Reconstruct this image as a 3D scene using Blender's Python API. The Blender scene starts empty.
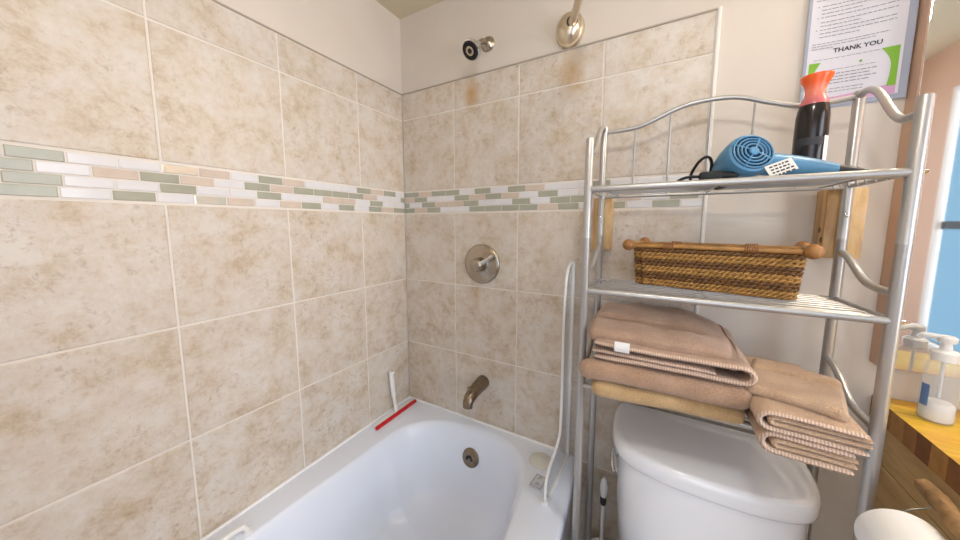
import bpy, bmesh, math, random
from mathutils import Vector, Matrix, noise
random.seed(7)
SKY_FRONT, SKY_BLUE, SKY_SIDE = (2.5, 2.7, 3.0), (.24, .53, .78), (5.9, 6.3, 6.9)
PI = math.pi
SC = bpy.context.scene
COL = SC.collection

# ------------------------------------------------------------------ materials
def lin(r, g, b):
    f = lambda c: (c/255/12.92) if c/255 <= .04045 else ((c/255+.055)/1.055)**2.4
    return (f(r), f(g), f(b), 1)

def new_mat(name):
    m = bpy.data.materials.new(name); m.use_nodes = True
    nt = m.node_tree
    return m, nt, nt.nodes['Principled BSDF']

def noise_node(nt, vec, scale, detail=4, rough=.55, dist=0):
    n = nt.nodes.new('ShaderNodeTexNoise')
    n.inputs['Scale'].default_value = scale; n.inputs['Detail'].default_value = detail
    n.inputs['Roughness'].default_value = rough; n.inputs['Distortion'].default_value = dist
    if vec is not None: nt.links.new(vec, n.inputs['Vector'])
    return n

def ramp(nt, fac, stops):
    r = nt.nodes.new('ShaderNodeValToRGB')
    el = r.color_ramp.elements
    el[0].position, el[0].color = stops[0]
    el[1].position, el[1].color = stops[-1]
    for p, c in stops[1:-1]:
        e = el.new(p); e.color = c
    nt.links.new(fac, r.inputs['Fac'])
    return r

def objco(nt):
    return nt.nodes.new('ShaderNodeTexCoord').outputs['Object']

def mat(name, col, rough=.5, metal=0, var=0, vscale=8, bump=0, bscale=60, spec=None, coat=0, trans=0, ior=1.45, sheen=0, stretch=None):
    m, nt, b = new_mat(name)
    b.inputs['Base Color'].default_value = col
    b.inputs['Roughness'].default_value = rough
    b.inputs['Metallic'].default_value = metal
    if spec is not None: b.inputs['Specular IOR Level'].default_value = spec
    b.inputs['Coat Weight'].default_value = coat
    b.inputs['Transmission Weight'].default_value = trans
    b.inputs['IOR'].default_value = ior
    b.inputs['Sheen Weight'].default_value = sheen
    vec = None
    if var or bump:
        vec = objco(nt)
        if stretch:
            mp = nt.nodes.new('ShaderNodeMapping'); mp.inputs['Scale'].default_value = stretch
            nt.links.new(vec, mp.inputs['Vector']); vec = mp.outputs['Vector']
    if var:
        n = noise_node(nt, vec, vscale)
        lo = tuple(c*(1-var) for c in col[:3])+(1,); hi = tuple(min(1, c*(1+var)) for c in col[:3])+(1,)
        r = ramp(nt, n.outputs['Fac'], [(.3, lo), (.7, hi)])
        nt.links.new(r.outputs['Color'], b.inputs['Base Color'])
    if bump:
        n2 = noise_node(nt, vec, bscale, 3)
        bp = nt.nodes.new('ShaderNodeBump'); bp.inputs['Strength'].default_value = bump
        bp.inputs['Distance'].default_value = .002
        nt.links.new(n2.outputs['Fac'], bp.inputs['Height']); nt.links.new(bp.outputs['Normal'], b.inputs['Normal'])
    return m

def tile_mat(name, stains=()):
    m, nt, b = new_mat(name)
    co = objco(nt)
    at = nt.nodes.new('ShaderNodeAttribute'); at.attribute_name = 'tile_id'
    ad = nt.nodes.new('ShaderNodeVectorMath'); ad.operation = 'MULTIPLY_ADD'
    nt.links.new(at.outputs['Color'], ad.inputs[0]); ad.inputs[1].default_value = (9, 9, 9)
    nt.links.new(co, ad.inputs[2])
    v = ad.outputs['Vector']
    n1 = noise_node(nt, v, 12, 12, .78, .1)
    base = ramp(nt, n1.outputs['Fac'], [(.27, lin(168, 146, 116)), (.39, lin(190, 173, 151)), (.48, lin(204, 192, 178)), (.60, lin(211, 204, 196))])
    n2 = noise_node(nt, v, 46, 8, .78, .3)
    fl = ramp(nt, n2.outputs['Fac'], [(.53, (0, 0, 0, 1)), (.70, (1, 1, 1, 1))])
    n3 = noise_node(nt, v, 5, 3, .5)
    zn = ramp(nt, n3.outputs['Fac'], [(.38, (0, 0, 0, 1)), (.60, (.8, .8, .8, 1))])
    mu = nt.nodes.new('ShaderNodeMath'); mu.operation = 'MULTIPLY'
    nt.links.new(fl.outputs['Color'], mu.inputs[0]); nt.links.new(zn.outputs['Color'], mu.inputs[1])
    mx = nt.nodes.new('ShaderNodeMix'); mx.data_type = 'RGBA'
    nt.links.new(mu.outputs[0], mx.inputs['Factor']); nt.links.new(base.outputs['Color'], mx.inputs['A'])
    mx.inputs['B'].default_value = lin(150, 124, 92)
    out = mx.outputs['Result']
    for (x, z, rx, rz, k) in stains:           # rust runs below the fittings
        sb = nt.nodes.new('ShaderNodeVectorMath'); sb.operation = 'SUBTRACT'
        nt.links.new(co, sb.inputs[0]); sb.inputs[1].default_value = (x, 0, z)
        ml = nt.nodes.new('ShaderNodeVectorMath'); ml.operation = 'MULTIPLY'
        nt.links.new(sb.outputs[0], ml.inputs[0]); ml.inputs[1].default_value = (1/rx, 0, 1/rz)
        ln = nt.nodes.new('ShaderNodeVectorMath'); ln.operation = 'LENGTH'; nt.links.new(ml.outputs[0], ln.inputs[0])
        mr = nt.nodes.new('ShaderNodeMapRange'); mr.inputs['From Min'].default_value = 1; mr.inputs['From Max'].default_value = .1
        mr.inputs['To Min'].default_value = 0; mr.inputs['To Max'].default_value = k
        nt.links.new(ln.outputs['Value'], mr.inputs['Value'])
        m2 = nt.nodes.new('ShaderNodeMix'); m2.data_type = 'RGBA'
        nt.links.new(mr.outputs[0], m2.inputs['Factor']); nt.links.new(out, m2.inputs['A'])
        m2.inputs['B'].default_value = lin(182, 138, 70); out = m2.outputs['Result']
    nt.links.new(out, b.inputs['Base Color'])
    b.inputs['Roughness'].default_value = .42
    bp = nt.nodes.new('ShaderNodeBump'); bp.inputs['Strength'].default_value = .25; bp.inputs['Distance'].default_value = .001
    nt.links.new(n2.outputs['Fac'], bp.inputs['Height']); nt.links.new(bp.outputs['Normal'], b.inputs['Normal'])
    return m

def wood_mat(name, stops, axis='Y', scale=3, rough=.45, ring=12, coat=0):
    m, nt, b = new_mat(name)
    co = objco(nt)
    mp = nt.nodes.new('ShaderNodeMapping')
    s = {'X': (.12, 1, 1), 'Y': (1, .12, 1), 'Z': (1, 1, .12)}[axis]
    mp.inputs['Scale'].default_value = s; nt.links.new(co, mp.inputs['Vector'])
    n = noise_node(nt, mp.outputs['Vector'], ring, 6, .6, 1.2)
    r = ramp(nt, n.outputs['Fac'], stops)
    nt.links.new(r.outputs['Color'], b.inputs['Base Color'])
    b.inputs['Roughness'].default_value = rough; b.inputs['Coat Weight'].default_value = coat
    return m

def block_mat(name, cols, rough=.35):
    """butcher block: staves as stored in the colour attribute plus fine grain"""
    m, nt, b = new_mat(name)
    at = nt.nodes.new('ShaderNodeAttribute'); at.attribute_name = 'tile_id'
    sp = nt.nodes.new('ShaderNodeSeparateColor'); nt.links.new(at.outputs['Color'], sp.inputs[0])
    r = ramp(nt, sp.outputs['Red'], cols)
    co = objco(nt)
    mp = nt.nodes.new('ShaderNodeMapping'); mp.inputs['Scale'].default_value = (.1, 1, 1); nt.links.new(co, mp.inputs['Vector'])
    n = noise_node(nt, mp.outputs['Vector'], 60, 4)
    g = ramp(nt, n.outputs['Fac'], [(.3, (.7, .66, .55, 1)), (.7, (1, 1, 1, 1))])
    mx = nt.nodes.new('ShaderNodeMix'); mx.data_type = 'RGBA'; mx.blend_type = 'MULTIPLY'; mx.inputs['Factor'].default_value = 1
    nt.links.new(r.outputs['Color'], mx.inputs['A']); nt.links.new(g.outputs['Color'], mx.inputs['B'])
    nt.links.new(mx.outputs['Result'], b.inputs['Base Color']); b.inputs['Roughness'].default_value = rough
    return m

def terry_mat(name, col, dark):
    m, nt, b = new_mat(name)
    co = objco(nt)
    n = noise_node(nt, co, 12, 4, .6)
    n2 = noise_node(nt, co, 420, 2, .6)
    ad = nt.nodes.new('ShaderNodeMath'); ad.operation = 'MULTIPLY_ADD'; ad.inputs[1].default_value = .55; ad.inputs[2].default_value = 0
    nt.links.new(n2.outputs['Fac'], ad.inputs[0])
    a2 = nt.nodes.new('ShaderNodeMath'); a2.operation = 'MULTIPLY_ADD'; a2.inputs[1].default_value = .45
    nt.links.new(n.outputs['Fac'], a2.inputs[0]); nt.links.new(ad.outputs[0], a2.inputs[2])
    r = ramp(nt, a2.outputs[0], [(.33, dark), (.62, col)])
    nt.links.new(r.outputs['Color'], b.inputs['Base Color'])
    b.inputs['Roughness'].default_value = .95; b.inputs['Specular IOR Level'].default_value = .1
    b.inputs['Sheen Weight'].default_value = .25; b.inputs['Sheen Roughness'].default_value = .6
    bp = nt.nodes.new('ShaderNodeBump'); bp.inputs['Strength'].default_value = .8; bp.inputs['Distance'].default_value = .003
    nt.links.new(n2.outputs['Fac'], bp.inputs['Height']); nt.links.new(bp.outputs['Normal'], b.inputs['Normal'])
    return m

def hem_mat(name, a, c):
    m, nt, b = new_mat(name)
    co = objco(nt)
    w = nt.nodes.new('ShaderNodeTexWave'); w.bands_direction = 'X'; w.inputs['Scale'].default_value = 62; w.inputs['Distortion'].default_value = .6
    nt.links.new(co, w.inputs['Vector'])
    r = ramp(nt, w.outputs['Fac'], [(.2, c), (.75, a)])
    nt.links.new(r.outputs['Color'], b.inputs['Base Color']); b.inputs['Roughness'].default_value = .95
    bp = nt.nodes.new('ShaderNodeBump'); bp.inputs['Strength'].default_value = .4; bp.inputs['Distance'].default_value = .002
    nt.links.new(w.outputs['Fac'], bp.inputs['Height']); nt.links.new(bp.outputs['Normal'], b.inputs['Normal'])
    return m

def thin_glass(name, tint, alpha, rough=.05):
    """see-through sheet: mostly transparent, a little glossy and a little body colour"""
    m, nt, b = new_mat(name)
    b.inputs['Base Color'].default_value = tint; b.inputs['Roughness'].default_value = rough
    b.inputs['Alpha'].default_value = alpha
    return m

def emit_mat(name, col, s):
    m, nt, b = new_mat(name)
    b.inputs['Base Color'].default_value = (.9, .9, .9, 1)
    b.inputs['Emission Color'].default_value = col; b.inputs['Emission Strength'].default_value = s
    return m

M = {}
M['paint'] = mat('wall_paint', lin(213, 204, 194), .6, var=.03, vscale=3, bump=.12, bscale=140)
M['tan'] = mat('tan_paint', lin(205, 172, 150), .6, var=.03, vscale=3)
M['ceil'] = mat('ceiling_paint', lin(214, 204, 178), .8, bump=.3, bscale=220)
M['floor'] = mat('floor_tile', lin(150, 128, 105), .5, var=.15, vscale=10)
M['grout'] = mat('grout', lin(226, 219, 210), .85)
M['tileL'] = tile_mat('tile_stone')
M['tileB'] = tile_mat('tile_stone_stained', [(.385, 1.853, .05, .075, .75), (.80, 1.845, .055, .11, .55), (.41, .99, .03, .09, .4), (.44, .46, .05, .09, .3)])
M['mgreen'] = mat('glass_tile_sage', lin(166, 166, 150), .18, var=.08, vscale=14, spec=.6)
M['mwhite'] = mat('glass_tile_white', lin(222, 220, 222), .15, var=.03, vscale=14, spec=.6)
M['mbeige'] = mat('stone_tile_pink', lin(204, 188, 174), .5, var=.06, vscale=30)
M['mshine'] = mat('glass_tile_mirrored', lin(222, 220, 208), .12, metal=.4)
M['white_trim'] = mat('white_trim', lin(226, 222, 218), .4)
M['edge'] = mat('tile_edge_shadow_grey', lin(176, 164, 150), .7)  # grey paints in the shadow line along the tile top
M['tub'] = mat('tub_acrylic', lin(228, 234, 247), .26, spec=.5)
M['porcelain'] = mat('porcelain', lin(232, 234, 240), .08, spec=.6, coat=.3)
M['nickel'] = mat('brushed_nickel', lin(176, 166, 152), .27, metal=1, var=.05, vscale=40)
M['satin'] = mat('satin_nickel', lin(224, 212, 194), .3, metal=1)
M['bronze'] = mat('aged_nickel', lin(142, 126, 108), .33, metal=1, var=.15, vscale=60)
M['chrome'] = mat('chrome', lin(215, 215, 215), .08, metal=1)
M['rack'] = mat('silver_powder_coat', lin(184, 183, 182), .35, metal=.7)
M['black'] = mat('black_rubber', lin(22, 22, 24), .5)
M['dark'] = mat('dark_grey', lin(55, 55, 58), .5)
M['white_plastic'] = mat('white_plastic', lin(232, 232, 232), .3)
M['red'] = mat('red_rubber', lin(196, 18, 26), .45)
M['guard'] = thin_glass('frosted_vinyl', lin(222, 225, 230), .42, .2)
M['pine'] = wood_mat('pine', [(.3, lin(172, 128, 76)), (.5, lin(206, 170, 118)), (.7, lin(220, 190, 144))], 'Z', ring=30)
M['vanity'] = wood_mat('plank_wood', [(.3, lin(178, 146, 98)), (.5, lin(206, 172, 118)), (.7, lin(218, 188, 136))], 'Y', ring=26)
M['butcher'] = block_mat('butcher_block', [(0, lin(236, 182, 52)), (.5, lin(250, 212, 70)), (1, lin(254, 226, 104))])
M['endgrain'] = block_mat('butcher_end_grain', [(0, lin(124, 76, 38)), (.35, lin(160, 108, 56)), (1, lin(192, 142, 78))], .5)
M['drift'] = mat('driftwood', lin(150, 118, 80), .85, var=.45, vscale=45, bump=1, bscale=50)
M['towelA'] = terry_mat('terry_tan', lin(206, 174, 130), lin(172, 138, 94))
M['towelB'] = terry_mat('terry_brown', lin(190, 157, 132), lin(150, 117, 92))
M['towelC'] = terry_mat('terry_taupe', lin(188, 158, 138), lin(152, 122, 100))
M['towelE'] = terry_mat('terry_beige', lin(200, 170, 142), lin(164, 132, 104))
M['hem'] = hem_mat('ribbed_hem', lin(208, 184, 168), lin(184, 157, 138))
M['label'] = mat('white_label', lin(236, 234, 232), .7)
M['caneG'] = mat('cane_gold', lin(170, 128, 70), .5, var=.25, vscale=90)
M['caneD'] = mat('cane_dark', lin(112, 78, 44), .5, var=.3, vscale=90)
M['caneR'] = mat('cane_rod', lin(172, 126, 70), .4, var=.2, vscale=40)
M['caneK'] = wood_mat('turned_wood', [(.3, lin(134, 86, 42)), (.7, lin(166, 116, 62))], 'X', ring=30)
M['dryer'] = mat('dryer_blue', lin(80, 134, 172), .35)
M['dryer_dk'] = mat('dryer_navy', lin(30, 52, 78), .5)
M['bottle_black'] = mat('bottle_black', lin(28, 24, 24), .18, spec=.6)
M['bottle_clear'] = thin_glass('clear_plastic', lin(222, 230, 236), .28, .03)
M['foam'] = mat('soap_foam', lin(240, 240, 242), .6)
M['blue_print'] = mat('blue_print', lin(96, 128, 176), .5)
M['paper'] = mat('paper', lin(214, 213, 223), .35, spec=.5)
M['sleeve'] = mat('plastic_sleeve', lin(162, 169, 188), .25, spec=.6)
M['ink'] = mat('ink', lin(62, 60, 66), .6)
M['inkgrey'] = mat('ink_grey', lin(140, 138, 146), .6)
M['green'] = mat('print_green', lin(124, 178, 52), .5)
M['pink'] = mat('print_pink', lin(208, 160, 200), .5)
M['mirror'] = mat('mirror_silver', (.86, .86, .86, 1), .03, metal=1)
M['mirror_edge'] = mat('mirror_edge', lin(200, 166, 142), .5)
M['tp'] = mat('tissue_paper', lin(246, 247, 250), .9, bump=.2, bscale=200)
M['card'] = mat('cardboard', lin(170, 140, 105), .9)
M['wire'] = mat('galvanised_wire', lin(165, 165, 160), .35, metal=1)
M['cup'] = mat('clear_silicone', lin(214, 212, 206), .3)
M['lamp'] = emit_mat('lamp_glass', (1, .95, .89, 1), 90)
M['bulb'] = emit_mat('bulb_glass', (1, .90, .76, 1), 95)
M['pane'] = thin_glass('window_glass', (.8, .9, 1, 1), .06, .02)

# cap that fades from orange to pink along its height
m, nt, b = new_mat('ombre_plastic')
co = objco(nt); sx = nt.nodes.new('ShaderNodeSeparateXYZ'); nt.links.new(co, sx.inputs[0])
mr = nt.nodes.new('ShaderNodeMapRange'); mr.inputs['From Min'].default_value = .175; mr.inputs['From Max'].default_value = .232
nt.links.new(sx.outputs['Z'], mr.inputs['Value'])
rp = ramp(nt, mr.outputs[0], [(.05, lin(196, 104, 108)), (.45, lin(238, 132, 104)), (.75, lin(240, 98, 42))])
nt.links.new(rp.outputs['Color'], b.inputs['Base Color']); b.inputs['Roughness'].default_value = .25
M['ombre'] = m

# ------------------------------------------------------------------ mesh helpers
def link(name, bm, mats, parent=None, smooth=True, loc=None, angle=40):
    me = bpy.data.meshes.new(name)
    bmesh.ops.recalc_face_normals(bm, faces=bm.faces[:])
    bm.to_mesh(me); bm.free()
    if not isinstance(mats, (list, tuple)): mats = [mats]
    for mm in mats: me.materials.append(mm)
    o = bpy.data.objects.new(name, me); COL.objects.link(o)
    if loc is not None: o.location = loc
    if smooth:
        me.polygons.foreach_set('use_smooth', [True]*len(me.polygons))
        try: me.set_sharp_from_angle(angle=math.radians(angle))
        except Exception: pass
    if parent is not None: o.parent = parent
    return o

def thing(name, label, cat, loc, group=None, rz=0):
    o = bpy.data.objects.new(name, None); COL.objects.link(o)
    o.location = loc; o.rotation_euler = (0, 0, rz); o.empty_display_size = .05
    return tag(o, label, cat, group)

def tag(o, label, cat, group=None):
    o['label'] = label; o['category'] = cat
    if group: o['group'] = group
    return o

def struct(o):
    o['kind'] = 'structure'; return o

def box(bm, x0, x1, y0, y1, z0, z1, mi=0, bev=0, seg=2):
    vs = [bm.verts.new((x, y, z)) for x in (x0, x1) for y in (y0, y1) for z in (z0, z1)]
    q = [(0, 1, 3, 2), (4, 6, 7, 5), (0, 4, 5, 1), (2, 3, 7, 6), (0, 2, 6, 4), (1, 5, 7, 3)]
    fs = [bm.faces.new([vs[i] for i in f]) for f in q]
    for f in fs: f.material_index = mi
    if bev:
        es = list({e for f in fs for e in f.edges})
        r = bmesh.ops.bevel(bm, geom=es, offset=bev, segments=seg, affect='EDGES', profile=.5)
        for f in r['faces']: f.material_index = mi
    return fs

def catmull(pts, n=8, closed=False):
    P = [Vector(p) for p in pts]; out = []; N = len(P)
    rng = N if closed else N-1
    for i in range(rng):
        p0 = P[(i-1) % N] if closed or i > 0 else P[0]*2-P[1]
        p1 = P[i]; p2 = P[(i+1) % N]
        p3 = P[(i+2) % N] if closed or i+2 < N else P[-1]*2-P[-2]
        for k in range(n):
            t = k/n
            out.append(.5*((2*p1)+(p2-p0)*t+(2*p0-5*p1+4*p2-p3)*t*t+(3*p1-p0-3*p2+p3)*t**3))
    if not closed: out.append(P[-1].copy())
    return out

def tube(bm, pts, r, seg=12, mi=0, closed=False, cap=True):
    P = [Vector(p) for p in pts]; n = len(P)
    rr = r if isinstance(r, (list, tuple)) else [r]*n
    up = None; rings = []
    for i in range(n):
        a = P[(i-1) % n] if (closed or i > 0) else P[i]
        c = P[(i+1) % n] if (closed or i < n-1) else P[i]
        t = (c-a).normalized()
        if up is None:
            up = Vector((0, 0, 1)) if abs(t.z) < .9 else Vector((1, 0, 0))
        s = t.cross(up)
        if s.length < 1e-6: s = t.cross(Vector((0, 1, 0)))
        s.normalize(); up = s.cross(t).normalized()
        rings.append([bm.verts.new(P[i]+(s*math.cos(2*PI*k/seg)+up*math.sin(2*PI*k/seg))*rr[i]) for k in range(seg)])
    for i in range(n if closed else n-1):
        A, B = rings[i], rings[(i+1) % n]
        for k in range(seg):
            f = bm.faces.new((A[k], A[(k+1) % seg], B[(k+1) % seg], B[k])); f.material_index = mi
    if cap and not closed:
        for R in (rings[0], rings[-1]):
            f = bm.faces.new(R); f.material_index = mi
    return rings

def lathe(bm, prof, origin=(0, 0, 0), axis=(0, 0, 1), seg=40, mi=0, mis=None):
    """prof: list of (radius, height along the axis)"""
    ax = Vector(axis).normalized(); o = Vector(origin)
    s = ax.cross(Vector((0, 0, 1)) if abs(ax.z) < .9 else Vector((1, 0, 0))).normalized(); u = s.cross(ax)
    rings = []
    for (r, h) in prof:
        if r < 1e-5: rings.append([bm.verts.new(o+ax*h)])
        else: rings.append([bm.verts.new(o+ax*h+(s*math.cos(2*PI*k/seg)+u*math.sin(2*PI*k/seg))*r) for k in range(seg)])
    for i in range(len(rings)-1):
        A, B = rings[i], rings[i+1]; m_ = mis[i] if mis else mi
        for k in range(seg):
            k2 = (k+1) % seg
            if len(A) == 1 and len(B) == 1: continue
            if len(A) == 1: f = bm.faces.new((A[0], B[k2], B[k]))
            elif len(B) == 1: f = bm.faces.new((A[k], A[k2], B[0]))
            else: f = bm.faces.new((A[k], A[k2], B[k2], B[k]))
            f.material_index = m_
    return rings

def rings_mesh(bm, rings, mi=0, cap0=False, cap1=False):
    R = [[bm.verts.new(p) for p in ring] for ring in rings]
    n = len(R[0])
    for A, B in zip(R, R[1:]):
        for k in range(n):
            f = bm.faces.new((A[k], A[(k+1) % n], B[(k+1) % n], B[k])); f.material_index = mi
    if cap0: bm.faces.new(R[0]).material_index = mi
    if cap1: bm.faces.new(R[-1]).material_index = mi
    return R

def rounded_box(bm, sx, sy, sz, r, N=26, deform=None, mi=0):
    """cushion-like block centred on the origin; every edge rounded by r"""
    h = Vector((sx/2, sy/2, sz/2)); grid = {}
    def pt(u, v, w):
        p = Vector((u*h.x, v*h.y, w*h.z))
        q = Vector([max(-(h[i]-r), min(h[i]-r, p[i])) for i in range(3)])
        d = p-q
        return q+d.normalized()*r if d.length > 1e-9 else p
    def coords(n, half):
        # denser sampling near the rounded edges
        e = min(.49, r/(2*half)); k = 5
        a = [(-1)+2*e*(1-math.cos(i/k*PI/2)) if False else -1+2*e*i/k for i in range(k)]
        c = [-1+2*e+(2-4*e)*i/n for i in range(n+1)]
        return a+c+[-x for x in reversed(a)]
    cu, cv, cw = coords(N, h.x), coords(N, h.y), coords(max(4, N//4), h.z)
    def V(u, v, w):
        key = (round(u, 5), round(v, 5), round(w, 5))
        if key not in grid:
            p = pt(u, v, w)
            if deform: p = deform(p)
            grid[key] = bm.verts.new(p)
        return grid[key]
    def side(A, B, fn):
        for i in range(len(A)-1):
            for j in range(len(B)-1):
                q = [fn(A[i], B[j]), fn(A[i+1], B[j]), fn(A[i+1], B[j+1]), fn(A[i], B[j+1])]
                if len(set(q)) == 4: bm.faces.new(q).material_index = mi
    for s in (-1, 1):
        side(cu, cv, lambda a, b_: V(a, b_, s))
        side(cu, cw, lambda a, b_: V(a, s, b_))
        side(cv, cw, lambda a, b_: V(s, a, b_))

def fold_strip(bm, path, th, y0, y1, ny=14, amp=.0025, seed=0, mi=0, mih=1, slope=0, x_ref=0):
    """a towel layer: an (x,z) centre line of thickness th carried along y, hem material on its cut edges"""
    P = [Vector((x, z, 0)) for x, z in path]; n = len(P)
    L, R = [], []
    for i in range(n):
        t = (P[min(i+1, n-1)]-P[max(i-1, 0)]).normalized(); nr = Vector((-t.y, t.x, 0))
        k = th/2*(1 if 0 < i < n-1 else .55)
        L.append(P[i]+nr*k); R.append(P[i]-nr*k)
    loop = L+R[::-1]
    def place(p, y):
        d = noise.noise_vector(Vector((p.x*9+seed, y*9, p.y*14)))*amp
        return Vector((p.x+d.x, y+d.y*1.6, p.y+d.z-slope*(p.x-x_ref)))
    rows = []
    for j in range(ny+1):
        y = y0+(y1-y0)*j/ny
        rows.append([bm.verts.new(place(p, y)) for p in loop])
    m_ = len(loop)
    for A, B in zip(rows, rows[1:]):
        for k in range(m_):
            bm.faces.new((A[k], A[(k+1) % m_], B[(k+1) % m_], B[k])).material_index = mi
    for row, y, s in ((rows[0], y0, 1), (rows[-1], y1, -1)):
        mid = []
        sg = math.copysign(1, y1-y0)*-s
        for i in range(n):
            q = place((L[i]+R[i])/2, y); q.y += sg*th*.45
            mid.append(bm.verts.new(q))
        for i in range(n-1):
            bm.faces.new((row[i], row[i+1], mid[i+1], mid[i])).material_index = mih
            bm.faces.new((mid[i], mid[i+1], row[m_-2-i], row[m_-1-i])).material_index = mih
        bm.faces.new((row[0], mid[0], row[m_-1])).material_index = mih
        bm.faces.new((row[n-1], mid[n-1], row[n])).material_index = mih

def tri_plate(bm, pts, n, th, mi=0):
    """flat polygon (3D points in order) given thickness th along n"""
    n = Vector(n)*th
    A = [bm.verts.new(p) for p in pts]; B = [bm.verts.new(Vector(p)+n) for p in pts]
    bm.faces.new(A).material_index = mi; bm.faces.new(B[::-1]).material_index = mi
    for i in range(len(A)):
        j = (i+1) % len(A); bm.faces.new((A[i], A[j], B[j], B[i])).material_index = mi

def text_mesh(bm, body, size, origin, right, up, depth=.0004, mi=0, align='CENTER', bold=0):
    cu = bpy.data.curves.new('t', 'FONT'); cu.body = body; cu.size = size; cu.extrude = depth; cu.align_x = align
    cu.resolution_u = 3; cu.offset = bold
    o = bpy.data.objects.new('t', cu); COL.objects.link(o)
    dg = bpy.context.evaluated_depsgraph_get(); me = bpy.data.meshes.new_from_object(o.evaluated_get(dg))
    r, u = Vector(right).normalized(), Vector(up).normalized(); n = r.cross(u)
    mt = Matrix((r, u, n)).transposed().to_4x4(); mt.translation = Vector(origin)
    me.transform(mt)
    k = len(bm.faces); bm.from_mesh(me); bm.faces.ensure_lookup_table()
    for f in bm.faces[k:]: f.material_index = mi
    bpy.data.objects.remove(o); bpy.data.curves.remove(cu); bpy.data.meshes.remove(me)

# ------------------------------------------------------------------ camera
f_px, pitch, yaw = 313.24, -.1084, .5181
fw = Vector((-math.sin(yaw)*math.cos(pitch), math.cos(yaw)*math.cos(pitch), math.sin(pitch)))
rt = Vector((math.cos(yaw), math.sin(yaw), 0)); up = rt.cross(fw)
cam = bpy.data.cameras.new('camera'); co_ = bpy.data.objects.new('camera', cam); COL.objects.link(co_)
mt = Matrix((rt, up, -fw)).transposed().to_4x4(); mt.translation = Vector((1.0971, -1.1751, 1.3078))
co_.matrix_world = mt
cam.sensor_fit = 'HORIZONTAL'; cam.sensor_width = 36; cam.lens = f_px*36/960
cam.shift_y = (258.714-270)/960; cam.clip_start = .02
SC.camera = co_

# ------------------------------------------------------------------ room shell
RX, RY, CZ = 2.40, -2.0, 2.26
Z0 = 1.36                                     # level of the tile joint under the mosaic band
zT, zA, zBT, z1, z2 = Z0+.5583, Z0+.4415, Z0+.1052, Z0-.3233, Z0-.6461
RIM = .403
bm = bmesh.new(); box(bm, -.1, RX+.1, RY-.1, .1, -.06, 0); struct(link('floor', bm, M['floor'], smooth=False))
bm = bmesh.new(); box(bm, -.1, RX+.1, RY-.1, .1, CZ, CZ+.06); struct(link('ceiling', bm, M['ceil'], smooth=False))
bm = bmesh.new(); box(bm, -.1, -.008, RY-.1, .1, 0, CZ); struct(link('wall_left', bm, M['paint'], smooth=False))
bm = bmesh.new(); box(bm, -.008, RX, .008, .1, 0, CZ); struct(link('wall_back', bm, M['paint'], smooth=False))
VX0, VX1, VZ0, VZ1 = 1.0, 2.25, .55, 2.05  # opening for the added fill window
bm = bmesh.new()
box(bm, -.008, VX0, RY-.1, RY, 0, CZ); box(bm, VX1, RX+.1, RY-.1, RY, 0, CZ)
box(bm, VX0, VX1, RY-.1, RY, 0, VZ0); box(bm, VX0, VX1, RY-.1, RY, VZ1, CZ)
struct(link('wall_front', bm, M['tan'], smooth=False))
WY0, WY1, WZ0, WZ1 = -1.592, -.60, .68, 2.0
WT = .018
bm = bmesh.new()
box(bm, RX, RX+WT, RY, WY0, 0, CZ); box(bm, RX, RX+WT, WY1, .1, 0, CZ)
box(bm, RX, RX+WT, WY0, WY1, 0, WZ0); box(bm, RX, RX+WT, WY0, WY1, WZ1, CZ)
struct(link('wall_right', bm, M['tan'], smooth=False))
bm = bmesh.new(); box(bm, -.008, .90, RY, -1.545, 0, CZ); struct(link('wall_alcove', bm, M['paint'], smooth=False))

# window in the right wall, seen only in the mirror
w = bpy.data.objects.new('window_1', None); COL.objects.link(w); w.location = (RX, (WY0+WY1)/2, WZ0); struct(w)
def local(bm, o):
    bm.transform(Matrix.Translation(-Vector(o.location)))
bm = bmesh.new(); c = .014
box(bm, RX-.012, RX+WT, WY0-c, WY0+.004, WZ0-c, WZ1+c, bev=.003); box(bm, RX-.018, RX+.02, WY1, WY1+c, WZ0-c, WZ1+c, bev=.003)
box(bm, RX-.018, RX+.02, WY0, WY1, WZ1, WZ1+c, bev=.003); box(bm, RX-.03, RX+.02, WY0, WY1, WZ0-.03, WZ0, bev=.003)
local(bm, w); link('window_casing', bm, M['white_trim'], w)
bm = bmesh.new(); box(bm, RX+.006, RX+WT, WY0+.012, WY1, 1.285, 1.325); local(bm, w); link('meeting_rail', bm, M['dark'], w)
bm = bmesh.new(); box(bm, RX+.010, RX+.013, WY0, WY1, WZ0, WZ1); local(bm, w); link('pane', bm, M['pane'], w, smooth=False)

w = bpy.data.objects.new('fill_window_2', None); COL.objects.link(w); w.location = ((VX0+VX1)/2, RY, VZ0); struct(w)  # unseen window added behind the camera to fill the lower areas with light
bm = bmesh.new()
for x0, x1, z0, z1_ in ((VX0-c, VX0, VZ0-c, VZ1+c), (VX1, VX1+c, VZ0-c, VZ1+c), (VX0, VX1, VZ1, VZ1+c), (VX0, VX1, VZ0-c, VZ0)): box(bm, x0, x1, RY-.02, RY+.018, z0, z1_, bev=.003)
local(bm, w); link('window_casing', bm, M['white_trim'], w)
bm = bmesh.new(); box(bm, VX0, VX1, RY-.046, RY-.042, VZ0, VZ1); local(bm, w); link('pane', bm, M['pane'], w, smooth=False)

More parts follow.
